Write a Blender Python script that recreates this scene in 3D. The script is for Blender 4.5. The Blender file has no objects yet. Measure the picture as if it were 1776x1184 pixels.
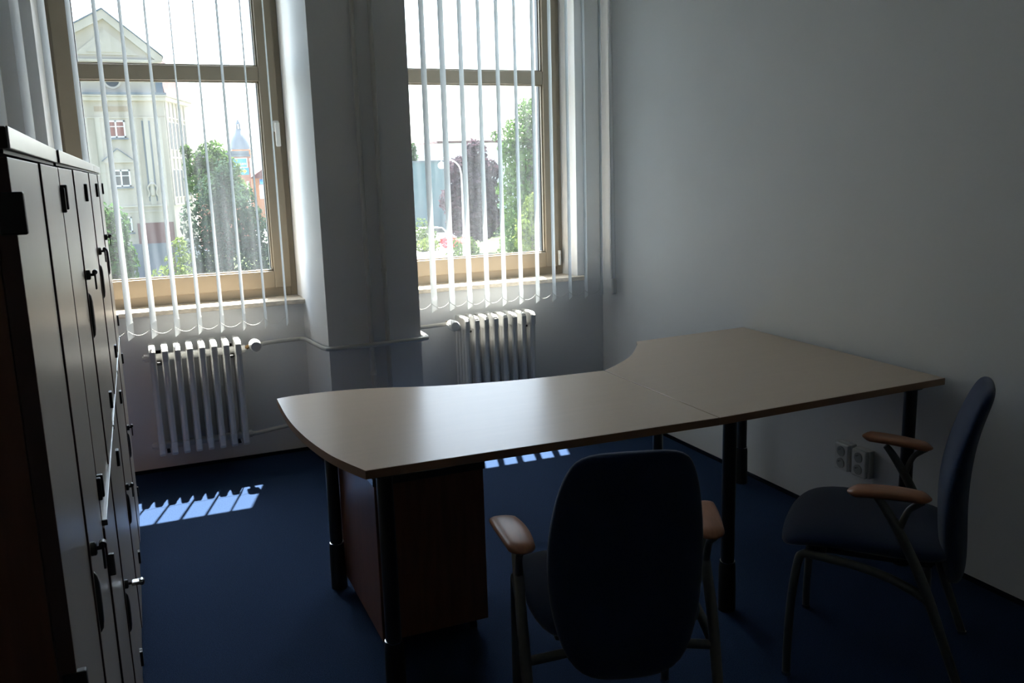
import bpy, bmesh, math, random
from mathutils import Vector, Matrix
PI = math.pi
S = bpy.context.scene
C = S.collection
random.seed(7)

# ------------------------------------------------------------------ camera
CAM_H = 1.53
yaw, pitch, roll = (math.radians(a) for a in (22.86059677, 11.01165448, -1.66114982))
fwd = Vector((math.sin(yaw)*math.cos(pitch), math.cos(yaw)*math.cos(pitch), -math.sin(pitch)))
rgt = Vector((math.cos(yaw), -math.sin(yaw), 0)); upv = rgt.cross(fwd)
r2 = math.cos(roll)*rgt + math.sin(roll)*upv
u2 = -math.sin(roll)*rgt + math.cos(roll)*upv
cd = bpy.data.cameras.new('camera'); cam = bpy.data.objects.new('camera', cd); C.objects.link(cam)
cam.matrix_world = Matrix(((r2.x, u2.x, -fwd.x, 0), (r2.y, u2.y, -fwd.y, 0), (r2.z, u2.z, -fwd.z, CAM_H), (0, 0, 0, 1)))
cd.sensor_fit = 'HORIZONTAL'; cd.sensor_width = 36.0; cd.lens = 1520.4468/1776*36
cd.clip_start = 0.05; cd.clip_end = 1000
S.camera = cam

# ------------------------------------------------------------------ sky, sun, exposure
SKY = 0.60; SUN = 46.0
w = bpy.data.worlds.new('sky'); S.world = w; w.use_nodes = True
nt = w.node_tree; bg = nt.nodes['Background']
sky = nt.nodes.new('ShaderNodeTexSky'); sky.sky_type = 'NISHITA'; sky.sun_disc = False
sky.sun_elevation = math.radians(63); sky.sun_rotation = math.radians(17)
sky.air_density = 1.0; sky.dust_density = 2.5; sky.ozone_density = 1.0
# broad fill glow added to the clear-sky model to brighten the room
SKY_FILL = 9.2
wtc = nt.nodes.new('ShaderNodeTexCoord'); dot = nt.nodes.new('ShaderNodeVectorMath'); dot.operation = 'DOT_PRODUCT'
dot.inputs[1].default_value = Vector((-0.35, 1.0, 1.25)).normalized()
nt.links.new(wtc.outputs['Generated'], dot.inputs[0])
mx0 = nt.nodes.new('ShaderNodeMath'); mx0.operation = 'MAXIMUM'; mx0.inputs[1].default_value = 0.0
nt.links.new(dot.outputs['Value'], mx0.inputs[0])
pw0 = nt.nodes.new('ShaderNodeMath'); pw0.operation = 'POWER'; pw0.inputs[1].default_value = 3.0
nt.links.new(mx0.outputs[0], pw0.inputs[0])
vs = nt.nodes.new('ShaderNodeVectorMath'); vs.operation = 'SCALE'; vs.inputs[0].default_value = (0.78, 0.91, 1.0)
ms = nt.nodes.new('ShaderNodeMath'); ms.operation = 'MULTIPLY'; ms.inputs[1].default_value = SKY_FILL/SKY
nt.links.new(pw0.outputs[0], ms.inputs[0]); nt.links.new(ms.outputs[0], vs.inputs['Scale'])
ad = nt.nodes.new('ShaderNodeVectorMath'); ad.operation = 'ADD'
nt.links.new(sky.outputs[0], ad.inputs[0]); nt.links.new(vs.outputs[0], ad.inputs[1])
nt.links.new(ad.outputs[0], bg.inputs[0]); bg.inputs[1].default_value = SKY
sl = bpy.data.lights.new('sun', 'SUN'); sl.energy = SUN; sl.angle = math.radians(0.53); sl.color = (1.0, 0.95, 0.86)
so = bpy.data.objects.new('sun', sl); C.objects.link(so)
so.location = (10, 30, 40)
so.rotation_euler = Vector((0.31, 1.0, 2.07)).to_track_quat('Z', 'Y').to_euler()
S.view_settings.view_transform = 'Standard'; S.view_settings.look = 'None'
S.view_settings.exposure = 0.4; S.view_settings.gamma = 1.0; S.view_settings.use_curve_mapping = False

# ------------------------------------------------------------------ materials
def new_mat(name):
    m = bpy.data.materials.new(name); m.use_nodes = True
    return m, m.node_tree, m.node_tree.nodes['Principled BSDF']
def mat(name, col, rough=0.5, metal=0.0, spec=0.5, noise=0.06, scale=12.0, bump=0.0, bscale=200.0, stretch=(1, 1, 1), sheen=0.0, coat=0.0):
    m, t, p = new_mat(name)
    p.inputs['Roughness'].default_value = rough; p.inputs['Metallic'].default_value = metal
    p.inputs['Specular IOR Level'].default_value = spec
    if sheen: p.inputs['Sheen Weight'].default_value = sheen
    if coat: p.inputs['Coat Weight'].default_value = coat
    tc = t.nodes.new('ShaderNodeTexCoord'); mp = t.nodes.new('ShaderNodeMapping'); mp.inputs['Scale'].default_value = stretch
    t.links.new(tc.outputs['Object'], mp.inputs[0])
    n = t.nodes.new('ShaderNodeTexNoise'); n.inputs['Scale'].default_value = scale; n.inputs['Detail'].default_value = 5
    t.links.new(mp.outputs[0], n.inputs[0])
    r = t.nodes.new('ShaderNodeValToRGB')
    r.color_ramp.elements[0].position = 0.3; r.color_ramp.elements[1].position = 0.7
    r.color_ramp.elements[0].color = (*[max(0, c*(1-noise)) for c in col], 1)
    r.color_ramp.elements[1].color = (*[min(1, c*(1+noise)) for c in col], 1)
    t.links.new(n.outputs[0], r.inputs[0]); t.links.new(r.outputs[0], p.inputs['Base Color'])
    if bump:
        n2 = t.nodes.new('ShaderNodeTexNoise'); n2.inputs['Scale'].default_value = bscale; n2.inputs['Detail'].default_value = 3
        t.links.new(mp.outputs[0], n2.inputs[0])
        b = t.nodes.new('ShaderNodeBump'); b.inputs['Strength'].default_value = bump; b.inputs['Distance'].default_value = 0.004
        t.links.new(n2.outputs[0], b.inputs['Height']); t.links.new(b.outputs[0], p.inputs['Normal'])
    return m
M = {}
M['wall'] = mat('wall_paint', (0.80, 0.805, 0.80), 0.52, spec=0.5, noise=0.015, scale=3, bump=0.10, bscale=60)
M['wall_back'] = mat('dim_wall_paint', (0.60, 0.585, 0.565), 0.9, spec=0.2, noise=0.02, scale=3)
M['ceiling'] = mat('ceiling_paint', (0.74, 0.74, 0.73), 0.9, spec=0.2, noise=0.01, scale=3)
M['carpet'] = mat('navy_carpet', (0.0175, 0.037, 0.086), 0.95, spec=0.1, noise=0.35, scale=260, bump=0.6, bscale=500)
M['carpet_edge'] = mat('navy_carpet_edge', (0.008, 0.011, 0.022), 0.95, spec=0.1, noise=0.2, scale=200)
M['frame'] = mat('beige_window_paint', (0.275, 0.228, 0.165), 0.45, noise=0.03, scale=8)
M['gasket'] = mat('black_gasket', (0.012, 0.013, 0.016), 0.5)
M['stone'] = mat('travertine_sill', (0.60, 0.52, 0.42), 0.4, noise=0.22, scale=28, bump=0.05, bscale=90, stretch=(1, 3, 3))
M['white_plastic'] = mat('white_plastic', (0.72, 0.72, 0.70), 0.35, noise=0.01)
M['radiator'] = mat('white_radiator_enamel', (0.66, 0.66, 0.64), 0.32, noise=0.02, scale=10)
M['pipe'] = mat('cream_pipe_enamel', (0.58, 0.57, 0.53), 0.35, noise=0.03)
M['brass'] = mat('brass_fitting', (0.30, 0.19, 0.09), 0.4, metal=0.8)
M['chrome'] = mat('chrome', (0.55, 0.55, 0.55), 0.2, metal=1.0, noise=0.02)
M['black_plastic'] = mat('black_plastic', (0.018, 0.018, 0.018), 0.4)
M['maple'] = mat('pale_maple_laminate', (0.46, 0.40, 0.33), 0.36, noise=0.015, scale=9, stretch=(6, 6, 0.5))
M['calvados'] = mat('reddish_brown_laminate', (0.20, 0.085, 0.045), 0.35, noise=0.16, scale=10, stretch=(5, 5, 0.5))
M['door_edge'] = mat('dark_red_edging', (0.10, 0.05, 0.042), 0.5, noise=0.1)
M['dark_edge'] = mat('dark_brown_edging', (0.045, 0.030, 0.020), 0.5, noise=0.1)
M['trim'] = mat('light_grey_edge_strip', (0.55, 0.56, 0.56), 0.28, noise=0.02)
M['beech'] = mat('beech_laminate', (0.62, 0.49, 0.375), 0.28, spec=0.15, noise=0.02, scale=5, stretch=(0.7, 7, 7))
M['beech_edge'] = mat('beech_edging', (0.30, 0.175, 0.10), 0.4, noise=0.08, scale=10, stretch=(1, 1, 6))
M['desk_metal'] = mat('black_desk_metal', (0.012, 0.012, 0.013), 0.32, noise=0.05)
M['pedestal_top'] = mat('dark_pedestal_top', (0.05, 0.045, 0.04), 0.25)
M['desk_sleeve'] = mat('black_leg_sleeve', (0.006, 0.006, 0.006), 0.6)
M['fabric'] = mat('navy_upholstery', (0.012, 0.026, 0.072), 0.9, spec=0.15, noise=0.2, scale=300, bump=0.3, bscale=700, sheen=0.3)
M['chair_metal'] = mat('grey_chair_metal', (0.15, 0.15, 0.14), 0.38, metal=0.6, noise=0.03)
M['chair_wood'] = mat('cherry_wood', (0.34, 0.14, 0.065), 0.40, noise=0.13, scale=12, stretch=(1, 8, 8))
M['socket_hole'] = mat('socket_recess', (0.36, 0.36, 0.35), 0.5)
# outdoors
M['facade'] = mat('cream_render', (0.34, 0.305, 0.245), 0.9, noise=0.05, scale=0.8)
M['facade_trim'] = mat('cream_moulding', (0.37, 0.34, 0.28), 0.9, noise=0.05, scale=1.5)
M['facade_ochre'] = mat('ochre_panel', (0.26, 0.205, 0.14), 0.9, noise=0.08, scale=1.5)
M['lead'] = mat('lead_flashing', (0.10, 0.125, 0.145), 0.6, noise=0.1, scale=2)
M['roof_tile'] = mat('red_roof_tile', (0.085, 0.036, 0.032), 0.8, noise=0.2, scale=3, stretch=(1, 1, 6))
M['plinth'] = mat('grey_plinth', (0.15, 0.165, 0.18), 0.9, noise=0.06, scale=1)
M['maroon'] = mat('maroon_shutter', (0.14, 0.065, 0.06), 0.7, noise=0.1, scale=2)
M['win_dark'] = mat('dark_window_glass', (0.035, 0.04, 0.042), 0.5, noise=0.1, scale=1)
M['curtain'] = mat('red_curtain', (0.20, 0.075, 0.06), 0.8, noise=0.25, scale=6, stretch=(1, 1, 0.2))
M['white_paint'] = mat('white_paint', (0.62, 0.62, 0.61), 0.7, noise=0.02, scale=1)
M['teal'] = mat('pale_teal_cladding', (0.10, 0.16, 0.175), 0.7, noise=0.06, scale=0.6, stretch=(8, 1, 1))
M['brick'] = mat('brick_red_wall', (0.26, 0.12, 0.085), 0.9, noise=0.2, scale=4)
M['orange_wall'] = mat('orange_render', (0.26, 0.13, 0.07), 0.9, noise=0.08, scale=1)
M['sign_blue'] = mat('sign_blue', (0.03, 0.22, 0.62), 0.5, noise=0.03)
M['sign_yellow'] = mat('sign_yellow', (0.80, 0.55, 0.05), 0.5, noise=0.03)
M['sign_red'] = mat('sign_red', (0.65, 0.04, 0.03), 0.5, noise=0.03)
M['paving'] = mat('grey_paving', (0.30, 0.30, 0.295), 0.9, noise=0.08, scale=0.7)
M['grass'] = mat('lawn_grass', (0.038, 0.055, 0.020), 0.95, noise=0.3, scale=1.5, spec=0.1)
M['road'] = mat('pale_concrete_road', (0.60, 0.585, 0.565), 0.9, noise=0.06, scale=0.5)
M['bark'] = mat('bark', (0.10, 0.075, 0.055), 0.9, noise=0.3, scale=6)
M['lamp_metal'] = mat('pale_lamp_metal', (0.55, 0.56, 0.56), 0.4, noise=0.03)
M['flower'] = mat('red_flowers', (0.65, 0.06, 0.08), 0.8, noise=0.2, scale=3)
M['car'] = mat('silver_car_paint', (0.55, 0.58, 0.62), 0.3, noise=0.02)
def leaf_mat(name, col, var=0.3):
    m, t, p = new_mat(name)
    tc = t.nodes.new('ShaderNodeTexCoord'); n = t.nodes.new('ShaderNodeTexNoise'); n.inputs['Scale'].default_value = 2.2
    n.inputs['Detail'].default_value = 6
    t.links.new(tc.outputs['Object'], n.inputs[0])
    r = t.nodes.new('ShaderNodeValToRGB'); r.color_ramp.elements[0].position = 0.35; r.color_ramp.elements[1].position = 0.65
    r.color_ramp.elements[0].color = (*[c*(1-var) for c in col], 1); r.color_ramp.elements[1].color = (*[min(1, c*(1+var)) for c in col], 1)
    t.links.new(n.outputs[0], r.inputs[0])
    d = t.nodes.new('ShaderNodeBsdfDiffuse'); tr = t.nodes.new('ShaderNodeBsdfTranslucent'); mx = t.nodes.new('ShaderNodeMixShader')
    mx.inputs[0].default_value = 0.35
    t.links.new(r.outputs[0], d.inputs[0]); t.links.new(r.outputs[0], tr.inputs[0])
    t.links.new(d.outputs[0], mx.inputs[1]); t.links.new(tr.outputs[0], mx.inputs[2])
    t.links.new(mx.outputs[0], t.nodes['Material Output'].inputs[0]); t.nodes.remove(p)
    return m
M['leaf_green'] = leaf_mat('green_leaves', (0.04, 0.085, 0.028))
M['leaf_bright'] = leaf_mat('bright_leaves', (0.085, 0.12, 0.03))
M['leaf_light'] = leaf_mat('light_green_leaves', (0.065, 0.115, 0.036))
M['leaf_conifer'] = leaf_mat('grey_green_needles', (0.034, 0.058, 0.038))
M['leaf_purple'] = leaf_mat('purple_leaves', (0.055, 0.036, 0.046), 0.45)
M['leaf_lawn'] = leaf_mat('hedge_leaves', (0.045, 0.075, 0.02))
# blind fabric: lets part of the light through
m, t, p = new_mat('white_blind_fabric')
d = t.nodes.new('ShaderNodeBsdfDiffuse'); tr = t.nodes.new('ShaderNodeBsdfTranslucent'); mx = t.nodes.new('ShaderNodeMixShader')
wv = t.nodes.new('ShaderNodeTexNoise'); wv.inputs['Scale'].default_value = 300; tc = t.nodes.new('ShaderNodeTexCoord')
t.links.new(tc.outputs['Object'], wv.inputs[0])
rp = t.nodes.new('ShaderNodeValToRGB'); rp.color_ramp.elements[0].color = (0.74, 0.765, 0.775, 1); rp.color_ramp.elements[1].color = (0.81, 0.825, 0.83, 1)
t.links.new(wv.outputs[0], rp.inputs[0]); t.links.new(rp.outputs[0], d.inputs[0]); t.links.new(rp.outputs[0], tr.inputs[0])
mx.inputs[0].default_value = 0.5
t.links.new(d.outputs[0], mx.inputs[1]); t.links.new(tr.outputs[0], mx.inputs[2]); t.links.new(mx.outputs[0], t.nodes['Material Output'].inputs[0])
t.nodes.remove(p); M['blind'] = m
# window glass: clear, faint reflection, faint streaky dust film
m, t, p = new_mat('dusty_window_glass'); t.nodes.remove(p)
trn = t.nodes.new('ShaderNodeBsdfTransparent'); gl = t.nodes.new('ShaderNodeBsdfGlossy'); gl.inputs['Roughness'].default_value = 0.02
lw = t.nodes.new('ShaderNodeLayerWeight'); lw.inputs[0].default_value = 0.5
pw = t.nodes.new('ShaderNodeMath'); pw.operation = 'POWER'; pw.inputs[1].default_value = 5.0
fr = t.nodes.new('ShaderNodeMath'); fr.operation = 'MULTIPLY_ADD'; fr.inputs[1].default_value = 0.9; fr.inputs[2].default_value = 0.03
t.links.new(lw.outputs['Facing'], pw.inputs[0]); t.links.new(pw.outputs[0], fr.inputs[0])
m1 = t.nodes.new('ShaderNodeMixShader'); m2 = t.nodes.new('ShaderNodeMixShader')
tl = t.nodes.new('ShaderNodeBsdfTranslucent'); tl.inputs[0].default_value = (0.9, 0.95, 1, 1)
trn.inputs[0].default_value = (0.965, 0.975, 0.975, 1)
tc = t.nodes.new('ShaderNodeTexCoord'); mp = t.nodes.new('ShaderNodeMapping'); mp.inputs['Scale'].default_value = (9, 1, 0.6)
n = t.nodes.new('ShaderNodeTexNoise'); n.inputs['Scale'].default_value = 2.0; n.inputs['Detail'].default_value = 4
t.links.new(tc.outputs['Object'], mp.inputs[0]); t.links.new(mp.outputs[0], n.inputs[0])
mr = t.nodes.new('ShaderNodeMapRange'); mr.inputs[1].default_value = 0.35; mr.inputs[2].default_value = 0.75
mr.inputs[3].default_value = 0.003; mr.inputs[4].default_value = 0.018
t.links.new(n.outputs[0], mr.inputs[0])
t.links.new(fr.outputs[0], m1.inputs[0]); t.links.new(trn.outputs[0], m1.inputs[1]); t.links.new(gl.outputs[0], m1.inputs[2])
t.links.new(mr.outputs[0], m2.inputs[0]); t.links.new(m1.outputs[0], m2.inputs[1]); t.links.new(tl.outputs[0], m2.inputs[2])
t.links.new(m2.outputs[0], t.nodes['Material Output'].inputs[0]); M['glass'] = m

# ------------------------------------------------------------------ mesh helpers
class MB:
    def __init__(s): s.bm = bmesh.new()
    def box(s, x0, x1, y0, y1, z0, z1, bevel=0.0, mi=0, rot=0.0, piv=None, seg=2):
        b = bmesh.new()
        v = [b.verts.new((x, y, z)) for x in (x0, x1) for y in (y0, y1) for z in (z0, z1)]
        for f in ((0, 1, 3, 2), (4, 6, 7, 5), (0, 4, 5, 1), (2, 3, 7, 6), (0, 2, 6, 4), (1, 5, 7, 3)):
            b.faces.new([v[i] for i in f])
        if bevel: bmesh.ops.bevel(b, geom=list(b.edges), offset=bevel, segments=seg, affect='EDGES', profile=0.5)
        if rot:
            bmesh.ops.rotate(b, verts=b.verts, cent=piv or ((x0+x1)/2, (y0+y1)/2, 0), matrix=Matrix.Rotation(rot, 3, 'Z'))
        s._merge(b, mi); return s
    def _merge(s, b, mi=0, smooth=False):
        bmesh.ops.recalc_face_normals(b, faces=b.faces)
        for f in b.faces:
            f.material_index = mi
            if smooth: f.smooth = True
        me = bpy.data.meshes.new('tmp'); b.to_mesh(me); b.free(); s.bm.from_mesh(me); bpy.data.meshes.remove(me)
    def prism(s, poly, z0, z1, bevel=0.0, mi=0, axis='Z', seg=2, side_mi=None):
        b = bmesh.new()
        def P(p, h):
            return {'Z': (p[0], p[1], h), 'X': (h, p[0], p[1]), 'Y': (p[0], h, p[1])}[axis]
        lo = [b.verts.new(P(p, z0)) for p in poly]; hi = [b.verts.new(P(p, z1)) for p in poly]
        n = len(poly); b.faces.new(lo[::-1]); b.faces.new(hi)
        for i in range(n): b.faces.new((lo[i], lo[(i+1) % n], hi[(i+1) % n], hi[i]))
        if bevel:
            eds = [e for e in b.edges if all(len(f.verts) > 4 for f in e.link_faces[:1]) or any(len(f.verts) == n for f in e.link_faces)]
            bmesh.ops.bevel(b, geom=eds, offset=bevel, segments=seg, affect='EDGES', profile=0.5)
        bmesh.ops.recalc_face_normals(b, faces=b.faces)
        for f in b.faces:
            f.material_index = mi
            if side_mi is not None:
                ax = 'XYZ'.index(axis)
                if abs(f.normal[ax]) < 0.5: f.material_index = side_mi
        me = bpy.data.meshes.new('tmp'); b.to_mesh(me); b.free(); s.bm.from_mesh(me); bpy.data.meshes.remove(me)
        return s
    def tube(s, pts, r, n=10, smooth_path=0, mi=0, caps=True, flat=None):
        P = [Vector(p) for p in pts]
        rs = list(r) if hasattr(r, '__len__') else [r]*len(P)
        if smooth_path:
            Q, R2 = [], []
            for i in range(len(P)-1):
                p0, p1, p2, p3 = P[max(0, i-1)], P[i], P[i+1], P[min(len(P)-1, i+2)]
                for k in range(smooth_path):
                    u = k/smooth_path
                    Q.append(0.5*((2*p1)+(p2-p0)*u+(2*p0-5*p1+4*p2-p3)*u*u+(3*p1-p0-3*p2+p3)*u**3)); R2.append(rs[i]*(1-u)+rs[i+1]*u)
            Q.append(P[-1]); R2.append(rs[-1]); P, rs = Q, R2
        b = bmesh.new(); rings = []; up = None
        for i, p in enumerate(P):
            d = (P[min(i+1, len(P)-1)]-P[max(i-1, 0)]).normalized()
            if up is None:
                up = Vector((0, 0, 1)) if abs(d.z) < 0.9 else Vector((1, 0, 0))
            sd = d.cross(up).normalized(); up = sd.cross(d).normalized()
            fl = flat or 1.0
            rings.append([b.verts.new(p+(sd*math.cos(2*PI*k/n)*fl+up*math.sin(2*PI*k/n))*rs[i]) for k in range(n)])
        for a, c in zip(rings, rings[1:]):
            for k in range(n): b.faces.new((a[k], a[(k+1) % n], c[(k+1) % n], c[k]))
        if caps: b.faces.new(rings[0][::-1]); b.faces.new(rings[-1])
        s._merge(b, mi, True); return s
    def lathe(s, prof, c=(0, 0, 0), axis='Z', n=20, mi=0, smooth=True):
        b = bmesh.new(); rings = []
        for r, h in prof:
            ring = []
            for k in range(n):
                a = 2*PI*k/n; q = (r*math.cos(a), r*math.sin(a), h)
                q = {'Z': q, 'X': (q[2], q[0], q[1]), 'Y': (q[1], q[2], q[0])}[axis]
                ring.append(b.verts.new(Vector(q)+Vector(c)))
            rings.append(ring)
        for a, d in zip(rings, rings[1:]):
            for k in range(n): b.faces.new((a[k], a[(k+1) % n], d[(k+1) % n], d[k]))
        b.faces.new(rings[0][::-1]); b.faces.new(rings[-1])
        s._merge(b, mi, smooth); return s
    def loft(s, rings, mi=0, closed_ends=True):
        b = bmesh.new(); R = [[b.verts.new(p) for p in ring] for ring in rings]; n = len(R[0])
        for a, d in zip(R, R[1:]):
            for k in range(n): b.faces.new((a[k], a[(k+1) % n], d[(k+1) % n], d[k]))
        if closed_ends: b.faces.new(R[0][::-1]); b.faces.new(R[-1])
        s._merge(b, mi, True); return s
    def build(s, name, mats, parent=None, label=None, autosmooth=True):
        me = bpy.data.meshes.new(name); s.bm.to_mesh(me); s.bm.free()
        for m_ in (mats if isinstance(mats, (list, tuple)) else [mats]): me.materials.append(m_)
        o = bpy.data.objects.new(name, me); C.objects.link(o)
        if parent: o.parent = parent
        if label: o['label'] = label
        if autosmooth:
            fl = [p.use_smooth for p in me.polygons]
            me.set_sharp_from_angle(angle=math.radians(42)); me.polygons.foreach_set('use_smooth', fl)
        return o
def tag(o, label=None, cat=None, group=None, kind=None):
    if label: o['label'] = label
    if cat: o['category'] = cat
    if group: o['group'] = group
    if kind: o['kind'] = kind
    return o
def thing(name, label, cat, loc=(0, 0, 0), rz=0.0, group=None):
    o = bpy.data.objects.new(name, None); C.objects.link(o); o.empty_display_size = 0.1
    o.location = loc; o.rotation_euler = (0, 0, rz)
    return tag(o, label, cat, group)
def dup(root, loc, rz, label, group=None):
    r = root.copy(); C.objects.link(r); r.location = loc; r.rotation_euler = (0, 0, rz); r['label'] = label
    if group: r['group'] = group
    for ch in list(root.children):
        c = ch.copy(); C.objects.link(c); c.parent = r
        for g in list(ch.children):
            d_ = g.copy(); C.objects.link(d_); d_.parent = c
    return r
def struct(name, mb, m_, parent=None):
    o = mb.build(name, m_, parent)
    if not parent: o['kind'] = 'structure'
    return o

# ------------------------------------------------------------------ the room
XR = 2.70; YN = 4.89; YO = 5.52; XL = -0.60; YB = -2.8; ZC = 3.3
struct('floor', MB().box(XL-0.15, XR+0.15, YB-0.15, YN, -0.12, 0.0), M['carpet'])
struct('ceiling', MB().box(XL-0.15, XR+0.15, YB-0.15, YO, ZC, ZC+0.15), M['ceiling'])
struct('wall_right', MB().box(XR, XR+0.15, YB-0.15, YN, 0, ZC), M['wall'])
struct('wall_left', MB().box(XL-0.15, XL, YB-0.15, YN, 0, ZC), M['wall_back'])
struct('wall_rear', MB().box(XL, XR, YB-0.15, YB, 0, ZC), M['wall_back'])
ww = MB()
ww.box(XL-0.15, XR+0.15, YN, YO, -0.12, 0.845)                                     # below the sills
ww.prism([(XL-0.15, YN), (-0.349, YN), (-0.325, 5.05), (-0.325, YO), (XL-0.15, YO)], 0.845, ZC)    # left of the left window
ww.prism([(0.815, YN), (1.375, YN), (1.365, 5.05), (1.35, YO), (0.828, YO), (0.812, 5.05)], 0.845, ZC)
ww.prism([(2.521, YN), (XR+0.15, YN), (XR+0.15, YO), (2.52, YO), (2.497, 5.05)], 0.845, ZC)
ww.box(-0.349, 0.815, YN, YO, 2.97, ZC); ww.box(1.375, 2.521, YN, YO, 2.97, ZC)
struct('wall_window', ww, M['wall'])
struct('wall_pillar', MB().prism([(0.810, YN), (0.845, 4.41), (1.335, 4.41), (1.372, YN)], 0.0, ZC), M['wall'])
bb = 0.018
struct('baseboard_right', MB().box(XR-0.014, XR, YB, YN, 0, bb, bevel=0.003), M['carpet_edge'])
struct('baseboard_window', MB().box(XL, 0.806, YN-0.014, YN, 0, bb, bevel=0.003).box(1.37, XR-0.014, YN-0.014, YN, 0, bb, bevel=0.003), M['carpet_edge'])
struct('baseboard_pillar', MB().box(0.833, 1.347, 4.396, 4.41, 0, bb, bevel=0.003).prism([(0.797, YN-0.014), (0.809, YN-0.014), (0.845, 4.41), (0.833, 4.396)], 0, bb)
       .prism([(1.373, YN-0.014), (1.385, YN-0.014), (1.347, 4.396), (1.335, 4.41)], 0, bb), M['carpet_edge'])
struct('baseboard_left', MB().box(XL, XL+0.014, YB, YN-0.014, 0, bb, bevel=0.003), M['carpet_edge'])

def window(name, xl, xr, hinge_right):
    z0, z1 = 0.870, 2.97; ft = 0.036
    f = MB()
    f.box(xl, xl+ft, 5.05, 5.14, z0, z1, 0.003); f.box(xr-ft, xr, 5.05, 5.14, z0, z1, 0.003)
    f.box(xl+ft, xr-ft, 5.05, 5.14, z0, 0.926, 0.003); f.box(xl+ft, xr-ft, 5.05, 5.14, z1-ft, z1, 0.003)
    root = struct(name, f, M['frame'])
    s_ = MB(); a, b = xl+ft-0.004, xr-ft+0.004; pa, pb = xl+0.122, xr-0.122; sz0, sz1 = 0.923, z1-0.03
    s_.box(a, pa, 5.03, 5.10, sz0, sz1, 0.004); s_.box(pb, b, 5.03, 5.10, sz0, sz1, 0.004)
    s_.box(pa, pb, 5.03, 5.10, sz0, 1.018, 0.004); s_.box(pa, pb, 5.03, 5.10, sz1-0.09, sz1, 0.004)
    s_.box(pa, pb, 5.034, 5.10, 2.041, 2.118, 0.004)
    for za, zb in ((1.018, 2.041), (2.118, sz1-0.09)):                            # glazing beads
        for q in ((pa, pa+0.010, za, zb), (pb-0.010, pb, za, zb), (pa, pb, za, za+0.008), (pa, pb, zb-0.008, zb)):
            s_.box(q[0], q[1], 5.045, 5.062, q[2], q[3], 0.002)
    s_.build('sash', M['frame'], root)
    g = MB()
    for za, zb in ((1.018, 2.041), (2.118, sz1-0.09)):
        for q in ((pa, pa+0.014), (pb-0.014, pb)): g.box(q[0], q[1], 5.066, 5.10, za, zb)
    g.build('gasket', M['gasket'], root)
    MB().box(pa, pb, 5.074, 5.080, 1.018, 2.041).build('glass_pane', M['glass'], root)
    MB().box(pa, pb, 5.074, 5.080, 2.118, sz1-0.09).build('glass_pane', M['glass'], root)
    # lever handle
    hx = xr-0.052 if not hinge_right else xl+0.052
    h = MB(); h.box(hx-0.016, hx+0.016, 5.018, 5.031, 1.775, 1.835, 0.006)
    h.tube([(hx, 5.018, 1.805), (hx, 4.992, 1.805)], 0.010, 12)
    h.box(hx-0.013, hx+0.013, 4.978, 4.995, 1.695, 1.825, 0.007, seg=3)
    h.build('handle', M['white_plastic'], root)
    kx = xr-ft+0.002 if hinge_right else xl+ft-0.002
    k = MB()
    for zz in (0.978, 2.86):
        k.tube([(kx, 5.022, zz-0.046), (kx, 5.022, zz+0.022)], 0.009, 10); k.tube([(kx, 5.022, zz+0.024), (kx, 5.022, zz+0.046)], 0.010, 10)
    k.build('hinge', M['white_plastic'], root)
    sl_ = MB(); x0 = xl-0.03; x1 = xr+0.006
    sl_.box(x0, x1, YN, 5.06, 0.848, 0.873, 0.0)
    sl_.box(xl-0.04 if xl > 0 else xl-0.06, xr+(0.015 if xr < 1 else 0.062), 4.835, YN, 0.848, 0.873, 0.003)
    sl_.build('stone_sill', M['stone'], root)
    MB().box(xl, xr, 5.14, 5.58, 0.845, 0.90, 0.003).build('outer_sill', M['lead'], root)
    return root
window('window_1', -0.319, 0.811, False)
window('window_2', 1.367, 2.497, True)

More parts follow.
